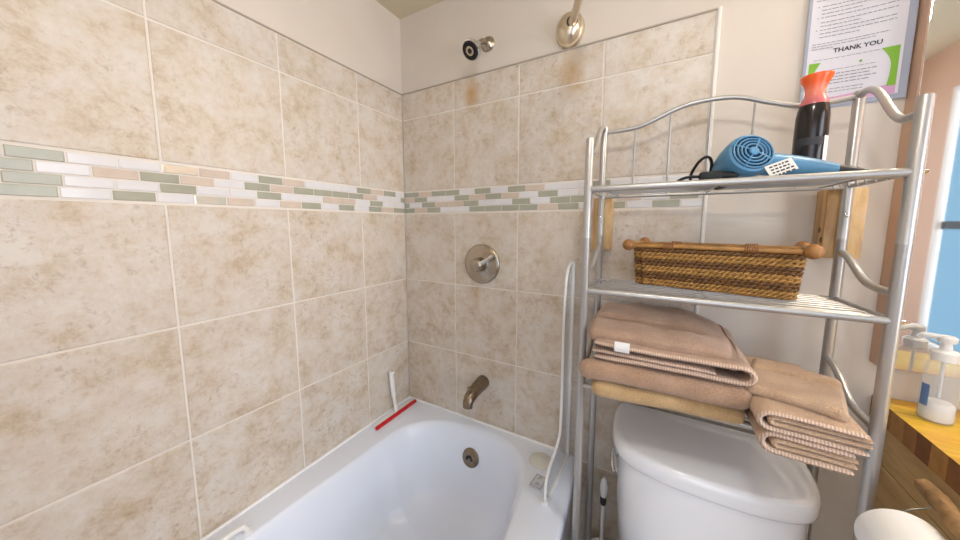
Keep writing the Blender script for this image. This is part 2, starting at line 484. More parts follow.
# ------------------------------------------------------------------ tiled surrounds
G = .0052                                      # joint width
def tile_face(bm, lay, axis, a0, a1, z0, z1, d, mi=0, inset=.0022):
    """one tile: a0..a1 along the wall, bedded at depth d behind the face plane, arrised front edge"""
    a0, a1, z0, z1 = a0+G/2, a1-G/2, z0+G/2, z1-G/2
    def P(a, z, t): return (t, -a, z) if axis == 'L' else (a, -t, z)
    back = [bm.verts.new(P(a, z, -d)) for a, z in ((a0, z0), (a1, z0), (a1, z1), (a0, z1))]
    mid = [bm.verts.new(P(a, z, -inset*.5)) for a, z in ((a0, z0), (a1, z0), (a1, z1), (a0, z1))]
    i = inset
    fr = [bm.verts.new(P(a, z, 0)) for a, z in ((a0+i, z0+i), (a1-i, z0+i), (a1-i, z1-i), (a0+i, z1-i))]
    rid = (random.random(), random.random(), random.random(), 1)
    fs = [bm.faces.new(fr)]
    for k in range(4):
        fs.append(bm.faces.new((mid[k], mid[(k+1) % 4], fr[(k+1) % 4], fr[k])))
        fs.append(bm.faces.new((back[k], back[(k+1) % 4], mid[(k+1) % 4], mid[k])))
    for f in fs:
        f.material_index = mi
        for l in f.loops: l[lay] = rid

S = .3048
L1, B1, BE = .2595, .297, 1.2084
def surround(name, axis, cols, tm, zlo, rows_lo):
    bm = bmesh.new(); lay = bm.loops.layers.float_color.new('tile_id')
    zz = [zA, zT]
    for a0, a1 in zip(cols, cols[1:]):
        tile_face(bm, lay, axis, a0, a1, zA, zT, .006)
        tile_face(bm, lay, axis, a0, a1, zBT, zA, .006)
        for b0, b1 in zip(rows_lo[1:], rows_lo): tile_face(bm, lay, axis, a0, a1, b0, b1, .006)
    # grout bed
    lo = rows_lo[-1]
    if axis == 'L': box(bm, -.0078, -.0022, -cols[-1], 0, lo, zT, 1)
    else: box(bm, -.0022, cols[-1], .0022, .0078, lo, zT, 1)
    return struct(link(name, bm, [tm, M['grout']], smooth=False))
colsL = [0]+[L1+S*i for i in range(5)]; colsL = [c for c in colsL if c < 1.54]+[1.54]
surround('trim_1', 'L', colsL, M['tileL'], RIM, [Z0, z1, z2, z2-.3229, .05, 0.0])
surround('trim_2', 'B', [0, B1, B1+S, B1+2*S, BE], M['tileB'], 0, [Z0, z1, z2, z2-.3229, .06, 0.0])

def band(name, axis, rows, offs, plen, total):
    bm = bmesh.new(); lay = bm.loops.layers.float_color.new('tile_id')
    n = 4; h = (zBT-Z0-.006)/n
    idx = {'G': 0, 'W': 1, 'b': 2, 'S': 3}
    global G
    g0 = G; G = .0032
    for r in range(n):
        zt = zBT-.003-h*r; a = 0; k = 0
        s = rows[r]
        while a < total-.004:
            b = min(total, plen*(offs[r]+k))
            if b-a > .008:
                ch = s[k] if k < len(s) else random.choice('GGWWb')
                tile_face(bm, lay, axis, a, b, zt-h, zt, .006, idx[ch], .0014)
            a = b; k += 1
    G = g0
    return struct(link(name, bm, [M['mgreen'], M['mwhite'], M['mbeige'], M['mshine']], smooth=False))
band('trim_3', 'L', ['WGbGWWWbGWbSWWGWbG', 'GWWbGGGGbGWbGbWGWb', 'WWGWbbWWGWWGWWGbWG', 'GbGWGWGbWbSWGWGWbG'], [.8, .35, .9, 1.0], .0737, 1.54)
band('trim_4', 'B', ['GbGGWGWGbWWGWWWWW', 'bGWWGbGbWGWWbGWWG', 'GWGbbGWWGWGGWbWGW', 'GbGWWGGGGbGWGWGWW'], [1.15, .8, .4, .8], .0777, BE)

# bullnose strips at the end and on top of the tile, the top ones shadow grey
bm = bmesh.new(); box(bm, -.008, .0025, -1.54, 0, zT, zT+.005, bev=.001); struct(link('trim_5', bm, M['edge'], smooth=False))
bm = bmesh.new(); box(bm, 0, BE, -.0025, .008, zT, zT+.005, bev=.001); struct(link('trim_6', bm, M['edge'], smooth=False))
bm = bmesh.new(); box(bm, BE, BE+.010, -.003, .008, 0, zT+.006, bev=.0025); struct(link('trim_7', bm, M['white_trim']))
# caulk bead where tub meets tile
bm = bmesh.new()
tube(bm, [(.002, -1.53, RIM+.002), (.002, -.002, RIM+.002), (.80, -.002, RIM+.002)], .0062, 8)
struct(link('trim_8', bm, mat('caulk', lin(242, 242, 244), .4)))

# ------------------------------------------------------------------ bathtub
def bathtub():
    t = thing('bathtub', 'white acrylic alcove bathtub along the tiled left wall', 'bathtub', (.42, -.76, 0))
    inner = [(.13, -.226), (.178, -.135), (.254, -.077), (.35, -.042), (.446, -.030), (.54, -.036), (.623, -.060), (.68, -.103), (.715, -.165), (.737, -.24),
             (.760, -.42), (.775, -.62), (.778, -.80), (.765, -1.05), (.735, -1.27), (.64, -1.42), (.44, -1.47), (.25, -1.43), (.14, -1.28), (.108, -1.05), (.100, -.80), (.106, -.62), (.118, -.44)]
    ring = [Vector((p.x, p.y, 0)) for p in catmull([(x, y, 0) for x, y in inner], 6, True)]
    n = len(ring); cen = Vector((.44, -.75, 0))
    def inset(d, z):
        out = []
        for p in ring:
            sp_ = Vector((.44, max(-1.12, min(-.37, p.y)), 0)); q = sp_-p
            k = d*(1.55 if p.y > -.3 else 1)
            q = q.normalized()*min(k, q.length*.9); out.append(Vector((p.x+q.x, p.y+q.y, z)))
        return out
    bm = bmesh.new()
    prof = [(0, RIM), (.003, RIM-.001), (.008, RIM-.006), (.014, RIM-.016), (.024, RIM-.06), (.034, RIM-.13), (.048, RIM-.21), (.062, RIM-.265), (.085, RIM-.30), (.12, RIM-.318), (.17, RIM-.3245), (.22, RIM-.326)]
    R = rings_mesh(bm, [inset(d, z) for d, z in prof])
    bm.faces.new(R[-1])
    # outer edge of the rim: straight along the walls, bowed apron
    def ox(y): return .845+.045*math.sin(min(1, max(0, (-y)/1.53))*PI)**.6
    out = []
    Ny = 40
    out += [(.001, -1.53+1.528*i/Ny) for i in range(Ny)]
    out += [(.001+(.845-.001)*i/20, -.002) for i in range(20)]
    out += [(ox(-.002-1.528*i/Ny), -.002-1.528*i/Ny) for i in range(Ny)]
    out += [(.845-(.844)*i/20, -1.53) for i in range(20)]
    O0 = [bm.verts.new((x, y, RIM)) for x, y in out]
    m_ = len(O0); Oe = [bm.edges.new((O0[i], O0[(i+1) % m_])) for i in range(m_)]
    Ie = [bm.edges.get((R[0][i], R[0][(i+1) % n])) for i in range(n)]
    bmesh.ops.triangle_fill(bm, edges=Oe+Ie, use_beauty=True)
    def off(p, d):
        x, y = p
        return (x+(d if x > .8 else 0), y)
    prev = O0
    for d, z in ((.006, RIM-.002), (.011, RIM-.008), (.013, RIM-.018), (.012, RIM-.05), (.004, RIM-.08), (.0, .02), (0, 0)):
        cur = [bm.verts.new(off(p, d)+(z,)) for p in out]
        for i in range(m_): bm.faces.new((prev[i], prev[(i+1) % m_], cur[(i+1) % m_], cur[i]))
        prev = cur
    local(bm, t); link('tub_shell', bm, M['tub'], t, angle=50)
    # overflow plate on the sloping end
    bm = bmesh.new()
    o = Vector((.425, -.080, .283)); ax = Vector((-.02, -.97, .25)).normalized()
    lathe(bm, [(.0, .012), (.012, .012), (.034, .010), (.040, .006), (.042, 0), (.042, -.014)], o, ax, 36)
    local(bm, t); ov = link('overflow_plate', bm, M['bronze'], t)
    bm = bmesh.new()
    for a in (-1, 1): lathe(bm, [(0, .016), (.005, .0155), (.006, .011)], o+Vector((a*.012, 0, -.004)), ax, 14)
    s_ = Vector((1, 0, 0)); tube(bm, [o+ax*.014+Vector((-.012, 0, .006)), o+ax*.016+Vector((.012, 0, .006))], .0035, 8)
    local(bm, t); link('overflow_screws', bm, M['black'], ov)
    bm = bmesh.new(); lathe(bm, [(0, .006), (.02, .006), (.034, .003), (.036, 0)], (.43, -.42, RIM-.3262), (0, 0, 1), 30)
    local(bm, t); link('drain', bm, M['nickel'], t)
    # hand grip on the wall side of the rim
    bm = bmesh.new()
    tube(bm, catmull([(.088, -.790, RIM), (.088, -.797, RIM+.020), (.086, -.815, RIM+.028), (.084, -.90, RIM+.030), (.084, -.98, RIM+.028), (.085, -1.005, RIM+.020), (.085, -1.015, RIM)], 6), .0075, 14)
    for y in (-.790, -1.015): lathe(bm, [(0, .005), (.010, .005), (.012, .003), (.0125, 0)], (.087, y, RIM), (0, 0, 1), 20)
    local(bm, t); link('hand_grip', bm, M['white_plastic'], t)
    return t
bathtub()

# ------------------------------------------------------------------ fittings on the back wall
t = thing('wall_shower', 'small round nickel shower head on short arm above the tile', 'shower head', (.459, .008, 2.028))
bm = bmesh.new(); lathe(bm, [(0, .020), (.012, .020), (.020, .014), (.027, .006), (.030, 0)], (0, 0, 0), (0, -1, 0), 32); link('flange', bm, M['nickel'], t)
bm = bmesh.new(); tube(bm, catmull([(0, -.004, 0), (-.002, -.035, -.004), (-.006, -.06, -.022), (-.008, -.075, -.035)], 6), .010, 14); link('shower_arm', bm, M['nickel'], t)
hd = Vector((-.09, -.60, -.55)).normalized(); ho = Vector((-.008, -.070, -.032))
bm = bmesh.new(); lathe(bm, [(.0, -.01), (.012, -.008), (.016, .004), (.014, .014), (.018, .022), (.030, .036), (.036, .044), (.037, .056), (.033, .058)], ho, hd, 36); h = link('head', bm, M['chrome'], t)
bm = bmesh.new(); lathe(bm, [(.034, .056), (.031, .059), (.014, .058), (.012, .061), (0, .061)], ho, hd, 36)
for k in range(12):
    a = 2*PI*k/12; s = hd.cross(Vector((1, 0, 0))).normalized(); u2 = hd.cross(s)
    lathe(bm, [(.003, .058), (.0025, .0625), (0, .0625)], ho+(s*math.cos(a)+u2*math.sin(a))*.023, hd, 8)
sf = link('spray_face', bm, M['black'], h)
bm = bmesh.new(); lathe(bm, [(.017, .0595), (.0165, .0625), (.009, .0625), (.0085, .060)], ho, hd, 28); sf2 = link('spray_ring', bm, M['nickel'], h)

t = thing('curtain_rod', 'bowed satin nickel shower curtain rod with oval wall flange', 'curtain rod', (.789, .008, 1.983))
bm = bmesh.new()
def oval(bm, prof, rx, rz, seg=40):
    rings = [[Vector((rx*s*math.cos(2*PI*k/seg), -h_, rz*s*math.sin(2*PI*k/seg))) for k in range(seg)] for s, h_ in prof]
    rings_mesh(bm, rings, cap1=True)
oval(bm, [(1, 0), (1, .010), (.95, .016), (.84, .017), (.80, .021), (.74, .034), (.58, .045), (.3, .050)], .049, .060); link('wall_flange', bm, M['satin'], t)
bm = bmesh.new(); lathe(bm, [(.020, .024), (.018, .050), (.016, .050), (.0, .046)], (0, 0, .004), (.35, -1, 0), 24); link('swivel_socket', bm, M['black'], t)
bm = bmesh.new(); tube(bm, catmull([(.006, -.03, .002), (.05, -.12, .002), (.13, -.35, .002), (.17, -.77, .002), (.13, -1.19, .002), (.05, -1.42, .002), (.0, -1.545, .002)], 8), .0125, 18); link('rod', bm, M['satin'], t)

t = thing('shower_valve', 'round nickel shower valve plate with lever handle', 'shower valve', (.437, 0, 1.138))
bm = bmesh.new(); lathe(bm, [(.086, -.002), (.086, .003), (.082, .008), (.070, .011), (.036, .014), (.034, .016), (.0, .016)], (0, 0, 0), (0, -1, 0), 56); link('escutcheon', bm, M['nickel'], t)
bm = bmesh.new(); lathe(bm, [(.030, .014), (.029, .045), (.026, .056), (.018, .062), (0, .063)], (0, 0, 0), (0, -1, 0), 36); hb = link('handle_hub', bm, M['nickel'], t)
bm = bmesh.new()
tube(bm, [(.01, -.045, .004), (.03, -.050, .012), (.055, -.048, .028), (.073, -.042, .042)], [.011, .010, .009, .0075], 14); link('lever', bm, M['chrome'], hb)

t = thing('tub_spout', 'brushed nickel tub spout low on the tiled wall', 'tub spout', (.445, 0, .605))
bm = bmesh.new()
pr_ = [((0, 0, 0), .030, .030), ((0, -.02, -.001), .030, .030), ((-.0, -.06, -.004), .028, .028), ((0, -.095, -.010), .026, .026), ((0, -.120, -.020), .024, .024), ((0, -.133, -.034), .022, .020), ((0, -.135, -.052), .021, .018)]
rr = []
for i, (p, a, b_) in enumerate(pr_):
    tdir = (Vector(pr_[min(i+1, len(pr_)-1)][0])-Vector(pr_[max(i-1, 0)][0])).normalized()
    sv = Vector((1, 0, 0)); uv = sv.cross(tdir).normalized()
    rr.append([Vector(p)+sv*a*math.cos(2*PI*k/28)+uv*b_*math.sin(2*PI*k/28) for k in range(28)])
rings_mesh(bm, rr, cap0=True, cap1=True); link('spout_body', bm, M['bronze'], t)
bm = bmesh.new(); lathe(bm, [(.005, 0), (.005, .016), (.009, .018), (.009, .026), (.006, .029), (0, .029)], (0, -.118, 0), (0, -.1, 1), 18); link('diverter_knob', bm, M['bronze'], t)

# ------------------------------------------------------------------ things on the tub rim
t = thing('squeegee', 'white shower squeegee with red blade leaning in the tub corner', 'squeegee', (.034, -.148, RIM))
bm = bmesh.new(); box(bm, -.005, .017, -.122, .122, .0, .013, bev=.003); link('blade_holder', bm, M['white_plastic'], t)
bm = bmesh.new(); box(bm, .0165, .030, -.130, .130, .001, .014, bev=.002); link('blade', bm, M['red'], t)
bm = bmesh.new(); tube(bm, catmull([(.004, .012, .008), (-.005, .012, .06), (-.010, .010, .10), (-.014, .009, .150), (-.017, .008, .195), (-.017, .008, .203)], 5), [.008]*8+[.011]*12+[.013]*5+[.009], 14)
link('handle', bm, M['white_plastic'], t)

t = thing('splash_guard', 'translucent white curved splash guard between tub rim and tile', 'splash guard', (.826, -.002, RIM))
edge = catmull([(0, 0, .768), (0, -.035, .766), (0, -.070, .750), (0, -.095, .71), (0, -.106, .63), (0, -.110, .46), (0, -.110, .30), (0, -.113, .19), (0, -.128, .148), (0, -.175, .122), (0, -.228, .105), (0, -.262, .072), (0, -.268, .03), (0, -.262, .004)], 5)
bm = bmesh.new()
def gx(p): return -.004*max(0, min(1, (-p.y-.10)/.16))          # the foot turns in over the rim
E0 = [Vector((gx(p)-.001, p.y, p.z)) for p in edge]; E1 = [p+Vector((.003, 0, 0)) for p in E0]
ns = 10
def rowpts(E): return [[Vector((gx(Vector((0, p.y*k/ns, 0)))+(p.x-gx(p)), p.y*k/ns, p.z)) for k in range(ns+1)] for p in E]
for E in (E0, E1):
    rows = [[bm.verts.new(q) for q in r_] for r_ in rowpts(E)[2:]]
    for A, B in zip(rows, rows[1:]):
        for k in range(ns): bm.faces.new((A[k], A[k+1], B[k+1], B[k]))
link('panel', bm, M['guard'], t)
bm = bmesh.new(); tube(bm, [p+Vector((.0015, 0, 0)) for p in E0], .0048, 10); link('edge_bead', bm, M['white_plastic'], t)
bm = bmesh.new(); box(bm, -.006, .010, -.012, .0, .001, .768, bev=.002); link('wall_strip', bm, M['white_plastic'], t)
bm = bmesh.new(); box(bm, -.014, .008, -.272, -.240, .0, .010, bev=.002); box(bm, -.006, .010, -.235, -.01, 0, .008, bev=.002); link('foot_strip', bm, M['white_plastic'], t)

t = thing('drain_cover', 'round cream silicone drain cover lying on the tub corner', 'drain cover', (.748, -.092, RIM))
bm = bmesh.new(); lathe(bm, [(.044, 0), (.045, .003), (.040, .006), (.022, .008), (.010, .011), (0, .0115)], (0, 0, 0), (0, 0, 1), 40); link('disc', bm, M['cup'], t)
bm = bmesh.new(); lathe(bm, [(.006, .010), (.006, .014), (.004, .016), (0, .016)], (0, 0, 0), (0, 0, 1), 16); link('knob', bm, M['cup'], t)
t = thing('sample_sachet', 'small clear sachet with grey print lying on the tub rim', 'sachet', (.776, -.196, RIM+.001), rz=-.12)
bm = bmesh.new(); rounded_box(bm, .044, .062, .007, .0032, 8); bm.transform(Matrix.Translation((0, 0, .0035))); link('pouch', bm, mat('sachet_film', lin(206, 208, 216), .2), t)
bm = bmesh.new()
for x0, x1, y0, y1 in ((-.019, -.017, -.028, .028), (.017, .019, -.028, .028), (-.019, .019, .026, .028), (-.019, .019, -.029, -.0265)): box(bm, x0, x1, y0, y1, .0068, .0074)
text_mesh(bm, 'P', .026, (-.002, .006, .0072), (1, 0, 0), (0, 1, 0))
for i in range(4): tube(bm, [(-.008+.004*i, -.022+.002*i, .0074), (-.004+.004*i, -.010-.001*i, .0074), (.002+.003*i, -.004-.004*i, .0074)], .0007, 5)
link('print', bm, M['inkgrey'], t)

# ------------------------------------------------------------------ storage rack over the toilet
XL, XR, YR, YF = .927, 1.487, -.068, -.295
rack = thing('storage_rack', 'silver metal three-shelf storage rack standing over the toilet', 'rack', ((XL+XR)/2, (YR+YF)/2, 0))
def rpart(name, bm, m_=None, parent=None):
    local(bm, rack); return link(name, bm, m_ or M['rack'], parent or rack)
for x in (XL, XR):
    for y, ztop in ((YF, 1.532), (YR, 1.618)):
        bm = bmesh.new()
        lathe(bm, [(.0, 0), (.010, 0), (.012, .004), (.012, .02), (.0105, .024), (.0105, 1.27), (.0112, 1.272), (.0112, 1.274), (.0105, 1.276), (.0105, ztop-.004), (.009, ztop), (0, ztop)], (x, y, 0), (0, 0, 1), 24)
        rpart('post', bm)
for z in (.855, 1.128, 1.401):
    bm = bmesh.new()
    sh_parent = None
    tube(bm, [(XL, YF, z), (XR, YF, z)], .0085, 16)
    fr = rpart('shelf_rail', bm)
    bm = bmesh.new(); tube(bm, [(XL, YR, z-.004), (XR, YR, z-.004)], .005, 12); rpart('shelf_rail', bm)
    for x in (XL, XR):
        bm = bmesh.new(); tube(bm, [(x, YF, z), (x, YR, z-.002)], .005, 12); rpart('side_rail', bm)
    bm = bmesh.new()
    for k in range(8):
        y = YF+.026+(YR-YF-.04)*k/7.5
        xa = XL+.012+.0035*k; xb = XR-.012-.0035*k
        tube(bm, [(xa-.004, y, z-.008), (xa, y, z+.0015), (xa+.01, y, z+.003), (xb-.01, y, z+.003), (xb, y, z+.0015), (xb+.004, y, z-.008)], .0019, 7)
    for x in (XL+.05, (XL+XR)/2, XR-.05): tube(bm, [(x, YF, z-.003), (x, YR, z-.003)], .0024, 7)
    rpart('wire_shelf', bm)
# wavy crest between the rear posts, thin balusters below it
crest = [(.927, 1.601), (.98, 1.601), (1.029, 1.606), (1.07, 1.620), (1.106, 1.635), (1.15, 1.648), (1.207, 1.652), (1.265, 1.646), (1.327, 1.622), (1.385, 1.603), (1.435, 1.602), (1.487, 1.606)]
cr = catmull([(x, YR, z) for x, z in crest], 6)
bm = bmesh.new(); tube(bm, cr, .0062, 14); rpart('crest_rail', bm)
def cz(x): return min(cr, key=lambda p: abs(p.x-x)).z
for x in (1.017, 1.109, 1.204, 1.298, 1.392):
    bm = bmesh.new(); tube(bm, [(x, YR, 1.398), (x, YR, cz(x))], .0026, 8); rpart('baluster', bm)
# S-shaped arms between rear and front posts
for x in (XL, XR):
    for prof in ([(YR, 1.603), (-.094, 1.609), (-.13, 1.598), (-.16, 1.576), (-.19, 1.545), (-.218, 1.519), (-.247, 1.505), (YF, 1.504)],
                 [(YR, 1.240), (-.098, 1.235), (-.138, 1.214), (-.176, 1.192), (-.216, 1.181), (YF, 1.178)],
                 [(YR, .971), (-.096, .967), (-.141, .947), (-.178, .924), (-.216, .910), (YF, .908)]):
        bm = bmesh.new(); tube(bm, catmull([(x, y, z) for y, z in prof], 6), .0075, 14); rpart('side_arm', bm)
for x in (XL, XR):
    for y, z in ((YR-.0105, 1.33), (YR-.0105, 1.235)):
        bm = bmesh.new(); lathe(bm, [(.0045, -.001), (.0045, .002), (.002, .0035), (0, .0035)], (x, y, z), (0, -1, 0), 12); rpart('bolt', bm, M['chrome'])
for z in (1.128, 1.401):
    bm = bmesh.new(); lathe(bm, [(.004, -.001), (.004, .004), (0, .006)], (XR+.0105, YF, z), (1, 0, 0), 12); rpart('bolt', bm, M['chrome'])

for nm, x0, x1, lab in (('wood_spacer', .900, .957, 'small pine spacer block on tile behind left rear rack post'), ('wood_spacer', 1.458, 1.527, 'knotty pine spacer block on painted wall behind right rear rack post')):
    bm = bmesh.new(); d = 0 if x1 < 1.2 else .008
    box(bm, -(x1-x0)/2, (x1-x0)/2, YR+.0118, d-.0005, 0, .172, bev=.002)
    if d:
        for zz_, yy in ((.07, -.03), (.045, -.045)): tube(bm, [(-(x1-x0)/2-.0002, yy, zz_), (-(x1-x0)/2+.002, yy, zz_)], .008, 12, 1)
    o = link(nm, bm, [M['pine'], M['caneD']], loc=((x0+x1)/2, 0, 1.224)); tag(o, lab, 'spacer block', 'pine spacer blocks')

# ------------------------------------------------------------------ towels on the bottom shelf
SH = .8615                                   # top of the shelf wires
def nz(p, s, a, seed): return noise.noise(Vector((p.x*s+seed, p.y*s, p.z*s)))*a

def dA(p):
    q = p.copy(); q.z += nz(p, 14, .004, 3)*(1 if p.z > 0 else .35); q.y += nz(p, 12, .006, 5); q.x += nz(p, 12, .004, 8)
    return q
bm = bmesh.new(); rounded_box(bm, .325, .30, .044, .020, 30, dA)
o = link('bath_towel', bm, M['towelA'], loc=(1.113, -.200, SH+.0235)); o.rotation_euler = (0, -.012, .085)
tag(o, 'folded yellow-tan bath towel at the bottom of the left stack', 'towel', 'folded towels on the rack')
def dB(p):
    q = p.copy(); q.z += nz(p, 11, .006, 13)*(1 if p.z > 0 else .3); q.y += nz(p, 10, .008, 15); q.x += nz(p, 10, .004, 18)
    q.z -= max(0, -p.x-.11)*.10
    q.x -= .024*max(0, min(1, (-p.x-.08)/.08))*max(0, min(1, (-p.y-.105)/.025))
    return q
bm = bmesh.new(); rounded_box(bm, .335, .315, .054, .0255, 30, dB)
o = link('bath_towel', bm, M['towelB'], loc=(1.117, -.205, SH+.0735)); o.rotation_euler = (0, .0, .05)
tag(o, 'thick brown bath towel with rounded front fold, middle of the left stack', 'towel', 'folded towels on the rack')
# top towel: layers folded round at the right, a crumpled flap on top
def uturn(xa, xb, zlo, zhi, side, n=9, pinch=0):
    """U-shaped centre line open at xa, folded at xb"""
    r = (zhi-zlo)/2; zc = (zhi+zlo)/2; s = 1 if side == 'right' else -1
    pts = []
    for i in range(12): pts.append((xa+(xb-s*r-xa)*i/12, zlo))
    for i in range(n+1):
        a = -PI/2+PI*i/n
        pts.append((xb-s*r+s*r*1.15*math.cos(a), zc+r*math.sin(a)))
    for i in range(1, 13): pts.append((xb-s*r+(xa-(xb-s*r))*i/12, zhi-pinch*math.sin(PI*i/12)))
    return pts
zc0 = SH+.103
bm = bmesh.new()
fold_strip(bm, uturn(.967, 1.283, zc0+.007, zc0+.043, 'right', pinch=.006), .0105, -.352, -.055, 16, .004, 1)
fold_strip(bm, [(.962+.0235*i, zc0+.0185+.001*math.sin(i)) for i in range(12)], .0085, -.350, -.06, 14, .004, 2)
k0 = len(bm.verts)
def dC(p):
    q = p.copy(); w_ = 1 if p.z > 0 else .3
    q.z += nz(p, 12, .008, 23)*w_; q.x += nz(p, 10, .006, 25); q.y += nz(p, 10, .006, 28)
    ridge = math.exp(-((p.y+.045+.25*(p.x+.1)*.3)/.012)**2)
    q.z -= .009*ridge*w_*(1 if p.x < .10 else .3)
    q.z -= max(0, p.x-.05)**1.5*(.75 if p.z > 0 else .25)+max(0, -p.y-.02)*.12*w_
    return q
b2 = bmesh.new(); rounded_box(b2, .325, .285, .050, .024, 30, dC)
b2.transform(Matrix.Translation((1.106, -.186, zc0+.060)))
me_ = bpy.data.meshes.new('x'); b2.to_mesh(me_); b2.free(); bm.from_mesh(me_); bpy.data.meshes.remove(me_)
t = link('bath_towel', bm, [M['towelC'], M['hem']], angle=70)
tag(t, 'taupe bath towel with white care label folded on top of the left stack', 'towel', 'folded towels on the rack')
bm = bmesh.new(); 
cl = [[Vector((1.016+.034*i/4, -.3595-.004*math.sin(PI*j/5), zc0+.056-.025*j/5)) for j in range(6)] for i in range(5)]
g_ = [[bm.verts.new(p) for p in r_] for r_ in cl]; g2 = [[bm.verts.new(p+Vector((0, .0012, 0))) for p in r_] for r_ in cl]
for gg in (g_, g2):
    for i in range(4):
        for j in range(5): bm.faces.new((gg[i][j], gg[i+1][j], gg[i+1][j+1], gg[i][j+1]))
o = link('care_label', bm, M['label'], t); o['label'] = 'white care label'

# right stack
def folded_towel(zc, lab, seed, x0=1.292, x1=1.456, dy=0, sl=.03):
    bm = bmesh.new()
    fold_strip(bm, uturn(x1, x0, zc-.0165, zc+.0165, 'left'), .0095, -.405+dy, -.10, 14, .003, seed, slope=sl, x_ref=1.43)
    fold_strip(bm, uturn(x1+.006, x0+.017, zc-.0055, zc+.0055, 'left'), .0078, -.402+dy, -.105, 14, .003, seed+4, 0, 0, slope=sl, x_ref=1.43)
    o = link('hand_towel', bm, [M['towelE'], M['hem']], angle=70)
    tag(o, lab, 'towel', 'folded towels on the rack')
folded_towel(SH+.0225, 'beige hand towel with ribbed hem at the bottom of the right stack', 31, 1.296, 1.418)
folded_towel(SH+.0655, 'beige hand towel with ribbed hem, middle of the right stack', 47, 1.288, 1.432)
def dE(p):
    q = p.copy(); q.z += nz(p, 16, .004, 33); q.y += nz(p, 14, .004, 35)
    q.z -= .006*math.exp(-((p.y-.03-.1*p.x)/.008)**2)*(1 if p.z > 0 else 0)
    return q
bm = bmesh.new(); rounded_box(bm, .148, .172, .026, .0125, 24, dE)
o = link('washcloth', bm, M['towelE'], loc=(1.366, -.282, SH+.1015)); o.rotation_euler = (.03, .04, -.27)
tag(o, 'folded beige washcloth on top of the right towel stack', 'towel', 'folded towels on the rack')

# ------------------------------------------------------------------ basket on the middle shelf
def basket():
    t = thing('wicker_basket', 'long woven wicker basket with wooden ball ends on the middle shelf', 'basket', (1.219, -.132, 1.1335), rz=-.19)
    hx, hy, H = .176, .060, .114
    def outline(s, n=160, r=.022, out=0):
        """rounded rectangle at scale s, starting front-left"""
        ax, ay = hx*s-r, hy*s-r; pts = []
        segs = [((-ax, -ay-r), (ax, -ay-r)), ((ax+r, -ay), (ax+r, ay)), ((ax, ay+r), (-ax, ay+r)), ((-ax-r, ay), (-ax-r, -ay))]
        cs = [(ax, -ay, -PI/2), (ax, ay, 0), (-ax, ay, PI/2), (-ax, -ay, PI)]
        per = []
        for (a, b_), (cx, cy, a0) in zip(segs, cs):
            L_ = math.dist(a, b_); k = max(2, int(L_/.005))
            for i in range(k): per.append((a[0]+(b_[0]-a[0])*i/k, a[1]+(b_[1]-a[1])*i/k, *((0, -1), (1, 0), (0, 1), (-1, 0))[segs.index((a, b_))]))
            for i in range(6):
                th = a0+PI/2*i/6; per.append((cx+r*math.cos(th), cy+r*math.sin(th), math.cos(th), math.sin(th)))
        return per
    nrow = 11
    for nm, sel, mm in (('woven_band', lambda k: k % 4 in (0, 1), M['caneG']), ('woven_band', lambda k: k % 4 in (2, 3), M['caneD'])):
        bm = bmesh.new()
        for k in range(nrow):
            if not sel(k): continue
            z = .008+(H-.02)*k/(nrow-1); s = .95+.05*k/(nrow-1)
            per = outline(s); n = len(per)
            L_ = n*.0045; turns = 36
            for ph in (0, PI):
                pts = []
                for i, (x, y, nx, ny) in enumerate(per):
                    a = 2*PI*turns*i/n+ph+k*1.3
                    d = .0034*math.cos(a)
                    pts.append((x+nx*d, y+ny*d, z+.0033*math.sin(a)))
                tube(bm, pts, .0031, 6, closed=True)
        # stakes show between the strands of the dark bands
        link(nm, bm, mm, t)
    bm = bmesh.new()
    for (x, y, nx, ny) in outline(.985)[::5]:
        tube(bm, [(x*.955, y*.955, .002), (x*1.0, y*1.0, H-.004)], .0022, 6)
    link('stakes', bm, M['caneD'], t)
    bm = bmesh.new(); pts = outline(.93)
    for k in range(-9, 10): tube(bm, [(-hx*.9, k*.0055, .004), (hx*.9, k*.0055, .004)], .003, 6)
    link('woven_base', bm, M['caneD'], t)
    for y, lift in ((-hy-.001, 0), (hy+.001, 0)):
        bm = bmesh.new(); tube(bm, [(-hx-.008, y, H), (-.06, y-.001, H+.002), (.06, y, H+.001), (hx+.008, y, H)], .0058, 12)
        rr_ = link('rim_rod', bm, M['caneR'], t)
        for xc in (-.087, .085):
            bm = bmesh.new()
            for q in range(6):
                xx = xc+(q-2.5)*.0044
                tube(bm, [(xx+.0072*0, y+.0072*math.cos(a), H+.0015+.0072*math.sin(a)) for a in [2*PI*i/10 for i in range(10)]], .0022, 6, closed=True)
            link('cane_binding', bm, M['caneK'], rr_)
    for x in (-hx-.006, hx+.008):
        bm = bmesh.new(); tube(bm, [(x, -hy-.028, H+.003), (x, 0, H+.004), (x, hy+.030, H+.003)], .0062, 12)
        hr = link('end_handle', bm, M['caneR'], t)
        for y in (-hy-.030, hy+.032):
            bm = bmesh.new()
            s_ = 1 if y > 0 else -1
            lathe(bm, [(0, -.017), (.009, -.0155), (.0145, -.008), (.016, 0), (.0145, .0085), (.009, .0155), (0, .0175)], (x, y, H+.003), (0, s_, 0), 22); link('ball_end', bm, M['caneK'], hr)
basket()

